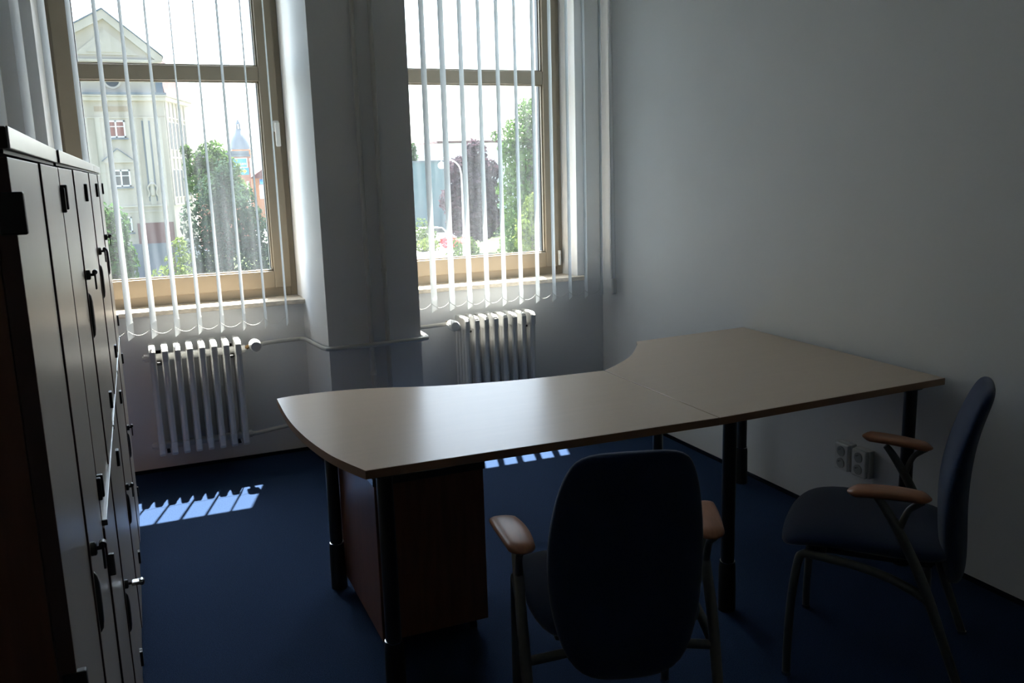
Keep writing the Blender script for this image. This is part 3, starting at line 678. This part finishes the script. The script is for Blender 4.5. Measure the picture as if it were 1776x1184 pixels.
tree('conifer_tree', 'broad grey-green conifer filling the right half of the left window', 'tree', 3.15, 35,
     [(0.1, 0, 1.6, 0.45, 0.75), (-0.35, 0, 0.9, 0.75, 0.8), (0.45, 0, 0.5, 0.8, 0.9), (-0.75, 0, 0.0, 0.9, 1.0), (0.3, 0, -0.4, 1.1, 1.1), (0.95, 0, -0.5, 0.7, 1.1), (-0.9, 0, -1.3, 0.9, 1.1), (0.2, 0, -1.9, 1.5, 1.4), (1.2, 0, -1.6, 0.8, 1.0), (-0.9, 0, -2.4, 1.2, 1.1), (0.9, 0, -2.9, 1.2, 1.0)], 10500, 0.10, 'leaf_conifer', 0.14, 1.8, 3, 'trees outside')
tree('maple_tree', 'light green tree standing behind the grey-green conifer', 'tree', 3.7, 45,
     [(0, 0, 2.6, 0.75, 0.8), (-0.8, 0, 2.2, 0.55, 0.65), (0.65, 0, 1.9, 0.7, 0.7), (-0.3, 0, 1.4, 1.1, 0.9), (-1.15, 0, 2.9, 0.28, 0.3), (0.9, 0, 0.9, 0.8, 0.8)], 4200, 0.12, 'leaf_light', 0.16, 2.4, 4, 'trees outside')
tree('purple_tree', 'purple-leaved tree outside the middle of the right window', 'tree', 22.8, 61,
     [(0.4, 0, 2.8, 0.9, 1.0), (-0.8, 0, 1.7, 1.1, 0.9), (1.2, 0, 1.5, 1.1, 1.0), (-0.2, 0, 0.6, 1.7, 1.3), (0.9, 0, 0.0, 1.4, 1.2), (-1.2, 0, -0.5, 1.2, 1.1), (0.2, 0, -1.4, 1.8, 1.1), (1.1, 0.3, -1.9, 1.3, 1.1), (-0.7, 0, -2.2, 1.3, 0.9), (0.4, 0, -2.9, 1.2, 0.6)], 6500, 0.25, 'leaf_purple', 0.22, 1.6, 5, 'trees outside')
tree('tall_tree', 'tall green tree behind the right side of the right window', 'tree', 23.9, 53,
     [(0.45, 0, 5.2, 1.25, 1.1), (-0.55, 0, 4.0, 1.25, 0.9), (1.35, 0, 3.6, 1.6, 1.35), (-1.35, 0, 3.0, 0.8, 0.55), (-0.27, 0, 2.1, 1.7, 1.2), (1.45, 0, 1.25, 1.8, 1.45), (-0.55, 0, 0.35, 1.7, 1.35), (1.1, 0, -0.65, 2.0, 1.35), (-0.35, 0.2, -1.3, 1.6, 0.9), (0.9, 0, -2.2, 2.0, 1.1), (-0.9, 0, -2.9, 1.3, 0.9), (-2.3, 0, 3.75, 0.32, 0.36)], 9500, 0.18, 'leaf_light', 0.26, 4.2, 6, 'trees outside')
tree('willow_shrub', 'yellow-green drooping shrub at the lower right of the right window', 'tree', 20.8, 46,
     [(0.3, 0, -0.7, 0.75, 1.0), (0, 0, -1.6, 0.95, 0.95), (-0.3, 0, -2.35, 0.85, 0.65)], 1700, 0.14, 'leaf_bright', 0.10, -1.0, 7, 'trees outside')
def bush(label, x, y, z, rx, rz_, leaf, seed, n=700, size=0.16):
    mb = MB(); foliage(mb, [(0, 0, rz_*0.9, rx, rz_), (rx*0.5, 0.1, rz_*0.6, rx*0.7, rz_*0.7), (-rx*0.5, -0.1, rz_*0.6, rx*0.7, rz_*0.7)], n, size, seed)
    o = mb.build('bush', M[leaf], autosmooth=False); o.location = (x, y, z); return tag(o, label, 'bush', 'bushes outside')
bush('round green bush by the road end, left edge of right window', 21.6, 70, GZ, 1.3, 1.3, 'leaf_lawn', 11)
bush('low yellow-green bush in front of the round one by the road', 20.9, 66, GZ, 0.9, 0.55, 'leaf_bright', 12, 500)
bush('low bush of red flowers beside the road', 23.4, 68, GZ, 0.7, 0.55, 'flower', 13, 400)
bush('bright green hedge clump under the purple tree, left of its trunk', 20.6, 57, GZ, 1.1, 0.9, 'leaf_lawn', 14)
bush('bright green hedge clump under the tall green tree', 24.4, 56.4, GZ, 1.3, 0.8, 'leaf_lawn', 15)
bush('tall dark hedge far behind the tall green tree by the white building', 33.0, 84, GZ, 3.2, 1.9, 'leaf_green', 17, 1500, 0.25)
bush('tall dark hedge far behind the purple tree, right of the teal hall', 30.0, 78, GZ, 2.4, 1.6, 'leaf_green', 18, 1300, 0.25)
bush('green hedge clump at the foot of the drooping shrub', 22.4, 48.6, GZ, 1.2, 0.7, 'leaf_lawn', 16)

# cream corner building with a gable
a12 = math.radians(17.8)
bd = thing('corner_building', 'cream corner building with a pointed gable and red mansard roof outside left window', 'building', (2.36, 60, 0), 0)
FW = -9.0                                                # front runs to the left of the corner
b = MB()
sd = Vector((math.sin(a12), math.cos(a12)))
def sp(s_, off=0.0):                                      # along the side wall, off outward
    p_ = sd*(s_*0.84)+Vector((sd.y, -sd.x))*off; return (p_.x, p_.y)
b.prism([(FW, 0), (0, 0), sp(6.0), (sp(6.0)[0]-9, sp(6.0)[1])], GZ, 6.7); b.build('wall', M['facade'], bd)
b = MB()
b.prism([(FW, -0.25), (0.15, -0.25), (sp(6.3, 0.35)), (sp(6.3, -0.3)), (FW, 0.3)], 6.37, 6.62, 0.03)
b.prism([(FW, -0.35), (0.22, -0.35), (sp(6.5, 0.5)), (sp(6.5, -0.3)), (FW, 0.3)], 6.62, 6.72, 0.02)
b.box(FW, -0.38, -0.06, 0.0, 5.36, 5.44); b.box(FW, -0.3, -0.12, 0.0, -0.02, 0.08)
b.box(FW, -0.3, -0.06, 0.0, -0.35, -0.28)
b.prism([sp(0.1, 0.06), sp(5.9, 0.06), sp(5.9, 0), sp(0.1, 0)], 5.38, 5.46); b.prism([sp(0.1, 0.08), sp(5.9, 0.08), sp(5.9, 0), sp(0.1, 0)], 2.9, 3.02)
b.prism([sp(0.1, 0.1), sp(5.9, 0.1), sp(5.9, 0), sp(0.1, 0)], 0.0, 0.1)
for s_ in (0.15, 1.15, 2.15, 3.15, 4.15, 5.15): b.prism([sp(s_, 0.07), sp(s_+0.22, 0.07), sp(s_+0.22, 0), sp(s_, 0)], 0.1, 6.37)
for x in (-4.55, -3.85, -1.85, -1.15): b.box(x-0.14, x+0.14, -0.05, 0.0, 0.08, 5.36)
b.box(-0.55, -0.28, -0.07, 0, 0.08, 5.36)
b.build('moulding', M['facade_trim'], bd)
b = MB(); b.box(FW, 0.0, -0.02, 0.02, 5.44, 5.46); b.box(-3.95, -2.05, -0.03, 0.0, 5.75, 6.05); b.build('ochre_band', M['facade_ochre'], bd)
b = MB(); b.prism([(-1.40, -0.01), (-0.90, -0.01), (-0.90, 0.02), (-1.40, 0.02)], 0.3, 5.2); b.build('recess', M['plinth'], bd)
b = MB()                                                  # attic and gable
b.box(-7.3, -0.05, 0.1, 1.2, 6.7, 8.75)
b.prism([(-7.5, 8.75), (-0.0, 8.75), (-2.93, 11.35)], 0.05, 1.2, axis='Y'); b.build('gable', M['facade'], bd)
b = MB()
b.prism([(-7.7, 8.65), (0.1, 8.65), (0.1, 8.80), (-7.7, 8.80)], -0.12, 0.1, axis='Y')
for sg in (1, -1):
    xa, xb = (-2.93, 0.18) if sg > 0 else (-2.93, -7.7)
    b.prism([(xa, 11.10), (xb-sg*0.35, 8.72), (xb, 8.72), (xb, 8.98), (xa, 11.62)], -0.15, 0.1, axis='Y')
b.prism([(-4.7, 9.05), (-1.2, 9.05), (-2.93, 10.5)], 0.0, 0.06, axis='Y')
b.prism([(-4.0, 9.2), (-1.9, 9.2), (-2.93, 10.15)], -0.04, 0.06, axis='Y')
b.build('gable_moulding', M['facade_trim'], bd)
b = MB(); b.box(-9.0, 0.2, -0.37, 0.3, 6.72, 6.85)
for sg in (1, -1):
    xa, xb = (-2.93, 0.25) if sg > 0 else (-2.93, -7.8)
    b.prism([(xa, 11.62), (xb, 8.96), (xb, 9.03), (xa, 11.72)], -0.2, 1.3, axis='Y')
b.box(-0.35, 0.05, 0.05, 0.45, 6.8, 7.9)
b.build('lead_flashing', M['lead'], bd)
b = MB(); q0, q1 = sp(0.25, 0.1), sp(5.6, 0.1); i0, i1 = sp(0.6, -0.45), sp(4.0, -0.6)
bm_ = b.bm
v = [bm_.verts.new(p_) for p_ in ((*q0, 6.75), (*q1, 6.75), (*sp(5.6, -5), 6.75), (-3.0, 1.0, 6.75), (*i0, 9.1), (*i1, 9.1), (*sp(4.0, -4), 9.1), (-3.0, 2.2, 9.1))]
for f_ in ((0, 1, 5, 4), (1, 2, 6, 5), (2, 3, 7, 6), (3, 0, 4, 7), (4, 5, 6, 7)): bm_.faces.new([v[i] for i in f_])
b.build('mansard_roof', M['roof_tile'], bd)
def fwin(x, z, wd, ht, glass, wy=0.0):
    f = MB(); t_ = 0.09
    f.box(x-wd/2, x-wd/2+t_, -0.05, 0.02, z, z+ht); f.box(x+wd/2-t_, x+wd/2, -0.05, 0.02, z, z+ht); f.box(x-t_/2, x+t_/2, -0.05, 0.02, z, z+ht)
    f.box(x-wd/2, x+wd/2, -0.05, 0.02, z+ht-t_, z+ht); f.box(x-wd/2, x+wd/2, -0.05, 0.02, z, z+t_); f.box(x-wd/2, x+wd/2, -0.045, 0.02, z+ht*0.62, z+ht*0.62+0.05)
    fo = f.build('window', M['white_paint'], bd)
    MB().box(x-wd/2+0.02, x+wd/2-0.02, -0.02, 0.02, z+0.02, z+ht-0.02).build('pane', M[glass], fo)
    MB().box(x-wd/2-0.12, x+wd/2+0.12, -0.14, 0.02, z-0.12, z-0.02).build('window_ledge', M['lead'], fo)
fwin(-2.86, 4.20, 1.05, 1.02, 'curtain'); fwin(-2.86, 1.25, 1.05, 1.02, 'win_dark'); fwin(-2.95, -1.55, 0.85, 0.95, 'win_dark')
b = MB(); b.prism([(-3.78, 2.80), (-2.06, 2.80), (-2.92, 3.52)], -0.10, 0.0, axis='Y'); b.box(-3.80, -2.04, -0.14, 0.0, 2.70, 2.80); b.build('pediment', M['facade_trim'], bd)
b = MB()
for sg in (1, -1):
    xb = -2.92+sg*0.92
    b.prism([(-2.92, 3.50), (xb, 2.78), (xb, 2.84), (-2.92, 3.58)], -0.16, 0.0, axis='Y')
b.build('pediment_flashing', M['lead'], bd)
b = MB(); b.lathe([(0.52, 0.0), (0.52, -0.06), (0.40, -0.06), (0.40, -0.02)], (-2.78, 0.09, 7.60), 'Y', 24); ro = b.build('round_window', M['facade_trim'], bd)
b = MB(); b.lathe([(0.40, -0.05), (0.40, 0.02)], (-2.78, 0.09, 7.60), 'Y', 24); b.build('pane', M['win_dark'], ro)
b = MB()                                                  # carved relief: figure on a pedestal
b.box(-1.32, -0.98, -0.07, 0, 0.1, 0.55); b.lathe([(0.02, 0.55), (0.15, 0.65), (0.17, 0.95), (0.12, 1.2), (0.2, 1.35), (0.08, 1.5), (0.09, 1.62), (0.02, 1.72)], (-1.15, 0, 0), 'Z', 12)
for sg in (1, -1): b.tube([(-1.15+sg*0.1, -0.1, 1.35), (-1.15+sg*0.27, -0.1, 1.15), (-1.15+sg*0.2, -0.1, 0.8), (-1.15+sg*0.28, -0.08, 0.6)], 0.05, 8, 3)
b.build('carved_relief', M['facade_trim'], bd)
b = MB(); b.box(-2.25, -0.12, -0.04, 0.02, -2.32, -1.03); b.build('shutter', M['maroon'], bd)
b = MB(); b.prism([(FW, -0.1), (0.06, -0.1), sp(6.05, 0.08), sp(6.05, -0.1), (FW, 0.1)], GZ, -2.32); b.build('plinth', M['plinth'], bd)
for s_ in (0.55, 1.55, 2.55, 3.55, 4.55):
    for z_, h_ in ((3.42, 1.78), (0.45, 1.80)):
        b = MB(); b.prism([sp(s_, 0.05), sp(s_+0.55, 0.05), sp(s_+0.55, -0.05), sp(s_, -0.05)], z_, z_+h_)
        wo = b.build('window', M['facade_trim'], bd)
        b = MB(); b.prism([sp(s_+0.07, 0.06), sp(s_+0.48, 0.06), sp(s_+0.48, 0.0), sp(s_+0.07, 0.0)], z_+0.07, z_+h_-0.07); b.build('pane', M['win_dark'], wo)

# domed tower and corner brick house with a blue sign
dt = thing('domed_tower', 'distant tower with a dark bell-shaped dome and lantern', 'building', (15.6, 140, GZ), 0)
b = MB(); b.box(-1.6, 1.6, -1.6, 1.6, 0, 9.0); b.box(-6, 1.9, -1.4, 4, 0, 8.3); b.build('wall', M['white_paint'], dt)
b = MB(); b.box(-1.35, 1.35, -1.35, 1.35, 9.0, 10.3, 0.05); b.build('drum', M['orange_wall'], dt)
b = MB(); b.lathe([(1.55, 10.3), (1.5, 10.7), (1.35, 11.4), (1.05, 12.2), (0.65, 12.9), (0.42, 13.2), (0.42, 13.35), (0.01, 13.4)], (0, 0, 0), 'Z', 20); b.build('dome', M['lead'], dt)
b = MB()
for k in range(6): b.box(0.27*math.cos(k*PI/3)-0.05, 0.27*math.cos(k*PI/3)+0.05, 0.27*math.sin(k*PI/3)-0.05, 0.27*math.sin(k*PI/3)+0.05, 13.35, 14.0)
b.lathe([(0.40, 14.0), (0.30, 14.3), (0.10, 14.6), (0.03, 14.9), (0.01, 15.2)], (0, 0, 0), 'Z', 14); b.build('lantern', M['lead'], dt)
bh = thing('brick_house', 'brick corner house carrying a blue sign, half hidden by the conifer', 'building', (8.4, 81, GZ), 0)
b = MB(); b.box(-3.0, 1.35, 0, 6, 0, 7.9); b.build('wall', M['brick'], bh)
b = MB(); b.box(-3.1, 1.45, -0.1, 6.1, 7.9, 8.05); b.box(-3.0, 1.35, 0, 6, 8.05, 8.4); b.build('cornice', M['lead'], bh)
b = MB(); b.box(0.95, 1.15, -0.03, 0.02, 2.5, 5.8); b.build('downpipe', M['white_paint'], bh)
sg_ = thing('shop_sign', 'blue two-panel sign with white lettering and a yellow arrow on the brick house', 'sign', (8.95, 81.0, 2.0), 0)
b = MB(); b.box(-0.95, 0.60, -0.06, 0.0, 0.45, 1.30, 0.01); b.build('sign_border', M['white_paint'], sg_)
b = MB(); b.box(-0.87, 0.52, -0.075, -0.06, 0.52, 1.23); b.build('sign_panel', M['sign_blue'], sg_)
b = MB(); b.box(-0.95, 0.66, -0.06, 0.0, -0.15, 0.44); b.build('sign_panel', M['sign_blue'], sg_)
b = MB(); b.prism([(0.0, 0.08), (0.25, 0.08), (0.25, -0.06), (0.50, 0.16), (0.25, 0.38), (0.25, 0.24), (0.0, 0.24)], -0.085, -0.06, axis='Y'); b.build('arrow', M['sign_yellow'], sg_)
tcv = bpy.data.curves.new('lettering', 'FONT'); tcv.body = 'Hausen'; tcv.size = 0.42; tcv.align_x = 'CENTER'; tcv.extrude = 0.008
tob = bpy.data.objects.new('lettering_curve', tcv); C.objects.link(tob); bpy.context.view_layer.update()
tme = bpy.data.meshes.new_from_object(tob.evaluated_get(bpy.context.evaluated_depsgraph_get())); bpy.data.objects.remove(tob)
to = bpy.data.objects.new('lettering', tme); C.objects.link(to); to.parent = sg_; to.rotation_euler = (PI/2, 0, 0); to.location = (-0.15, -0.085, 0.68); tme.materials.clear(); tme.materials.append(M['white_paint'])
oh = thing('orange_house', 'distant orange house with a blue awning at the right edge of the left window', 'building', (15.5, 110, GZ), 0)
b = MB(); b.box(-2.2, 6, 0, 8, 0, 6.0); b.build('wall', M['orange_wall'], oh)
b = MB(); b.prism([(-2.5, 6.0), (6.5, 6.0), (2.0, 9.0)], -0.2, 8, axis='Y'); b.build('roof', M['roof_tile'], oh)
b = MB(); b.box(-1.4, 5.9, -0.06, 0.02, 3.6, 5.2); b.build('window_band', M['white_paint'], oh)
b = MB(); b.prism([(0.0, 5.9), (-0.9, 5.4), (-0.9, 5.3), (0.0, 5.3)], -1.3, 5, axis='X'); b.build('awning', M['sign_blue'], oh)

# right window: teal hall, white block, street lamp, sign, parked car
th_ = thing('teal_hall', 'pale teal clad hall outside the left part of the right window', 'building', (27.0, 85, GZ), 0)
b = MB(); b.box(-6, 2.3, 0, 12, 0, 7.1); b.build('cladding', M['teal'], th_)
b = MB(); b.box(-6.1, 2.4, -0.1, 12.1, 7.1, 7.25); b.build('roof_edge', M['lead'], th_)
wb = thing('white_block', 'long white flat-roofed building behind the purple tree', 'building', (45, 110, GZ), 0)
b = MB(); b.box(-8.1, 18, 0, 12, 0, 9.75); b.box(-16, -8.1, 1.5, 12, 0, 9.6); b.build('wall', M['white_paint'], wb)
b = MB(); b.box(-8.3, 18.2, -0.2, 12, 9.75, 10.05); b.build('cornice', M['roof_tile'], wb)
tree('distant_tree', 'slim dark tree against the white building at the pillar edge', 'tree', 30.4, 100, [(0, 0, 2.0, 0.7, 2.4), (0, 0, 4.2, 0.4, 1.0)], 900, 0.22, 'leaf_green', 0.12, 3.6, 21, 'trees outside')
lp = thing('street_lamp', 'curved-arm street lamp in front of the purple tree', 'lamp', (19.95, 55, GZ), 0)
b = MB(); b.tube([(0, 0, 0), (0, 0, 5.0), (-0.05, 0, 6.1), (-0.25, 0, 6.55), (-0.7, 0, 6.85), (-1.2, 0, 6.98), (-1.75, 0, 6.95)], [0.07, 0.06, 0.05, 0.045, 0.04, 0.04, 0.04], 10, 4); b.build('pole', M['lamp_metal'], lp)
b = MB(); b.lathe([(0.03, 6.75), (0.20, 6.62), (0.24, 6.48), (0.20, 6.36), (0.12, 6.30)], (-1.35, 0, 0), 'Z', 18); b.tube([(-1.35, 0, 6.72), (-1.35, 0, 6.98)], 0.02, 8); b.build('lamp_head', M['white_paint'], lp)
sn = thing('road_sign', 'round red-rimmed road sign on a pole by the road', 'sign', (19.70, 54.5, GZ), 0)
b = MB(); b.tube([(0, 0.04, 0), (0, 0.04, 2.0)], 0.03, 8); b.build('pole', M['lamp_metal'], sn)
b = MB(); b.lathe([(0.22, -0.01), (0.22, 0.02)], (0, 0, 1.63), 'Y', 24); so2 = b.build('sign_rim', M['sign_red'], sn)
b = MB(); b.lathe([(0.155, -0.018), (0.155, -0.010)], (0, 0, 1.63), 'Y', 24); b.build('sign_face', M['white_paint'], so2)
pc = thing('parked_car', 'pale parked car in front of the teal hall', 'car', (23.9, 74, GZ), 0)
b = MB(); b.prism([(-2.0, 0.35), (2.0, 0.35), (2.05, 0.75), (1.2, 0.9), (0.7, 1.35), (-1.0, 1.4), (-1.6, 0.95), (-2.05, 0.85)], -0.8, 0.8, 0.06, axis='Y'); b.build('body', M['car'], pc)
b = MB(); b.prism([(0.95, 0.92), (0.62, 1.28), (-0.95, 1.32), (-1.35, 0.95)], -0.82, 0.82, axis='Y'); b.build('side_window', M['win_dark'], pc)
for x in (-1.25, 1.25):
    for y in (-0.75, 0.75):
        b = MB(); b.lathe([(0.30, -0.1), (0.34, -0.06), (0.34, 0.06), (0.30, 0.1)], (x, y, 0.34), 'Y', 16); b.build('wheel', M['gasket'], pc)
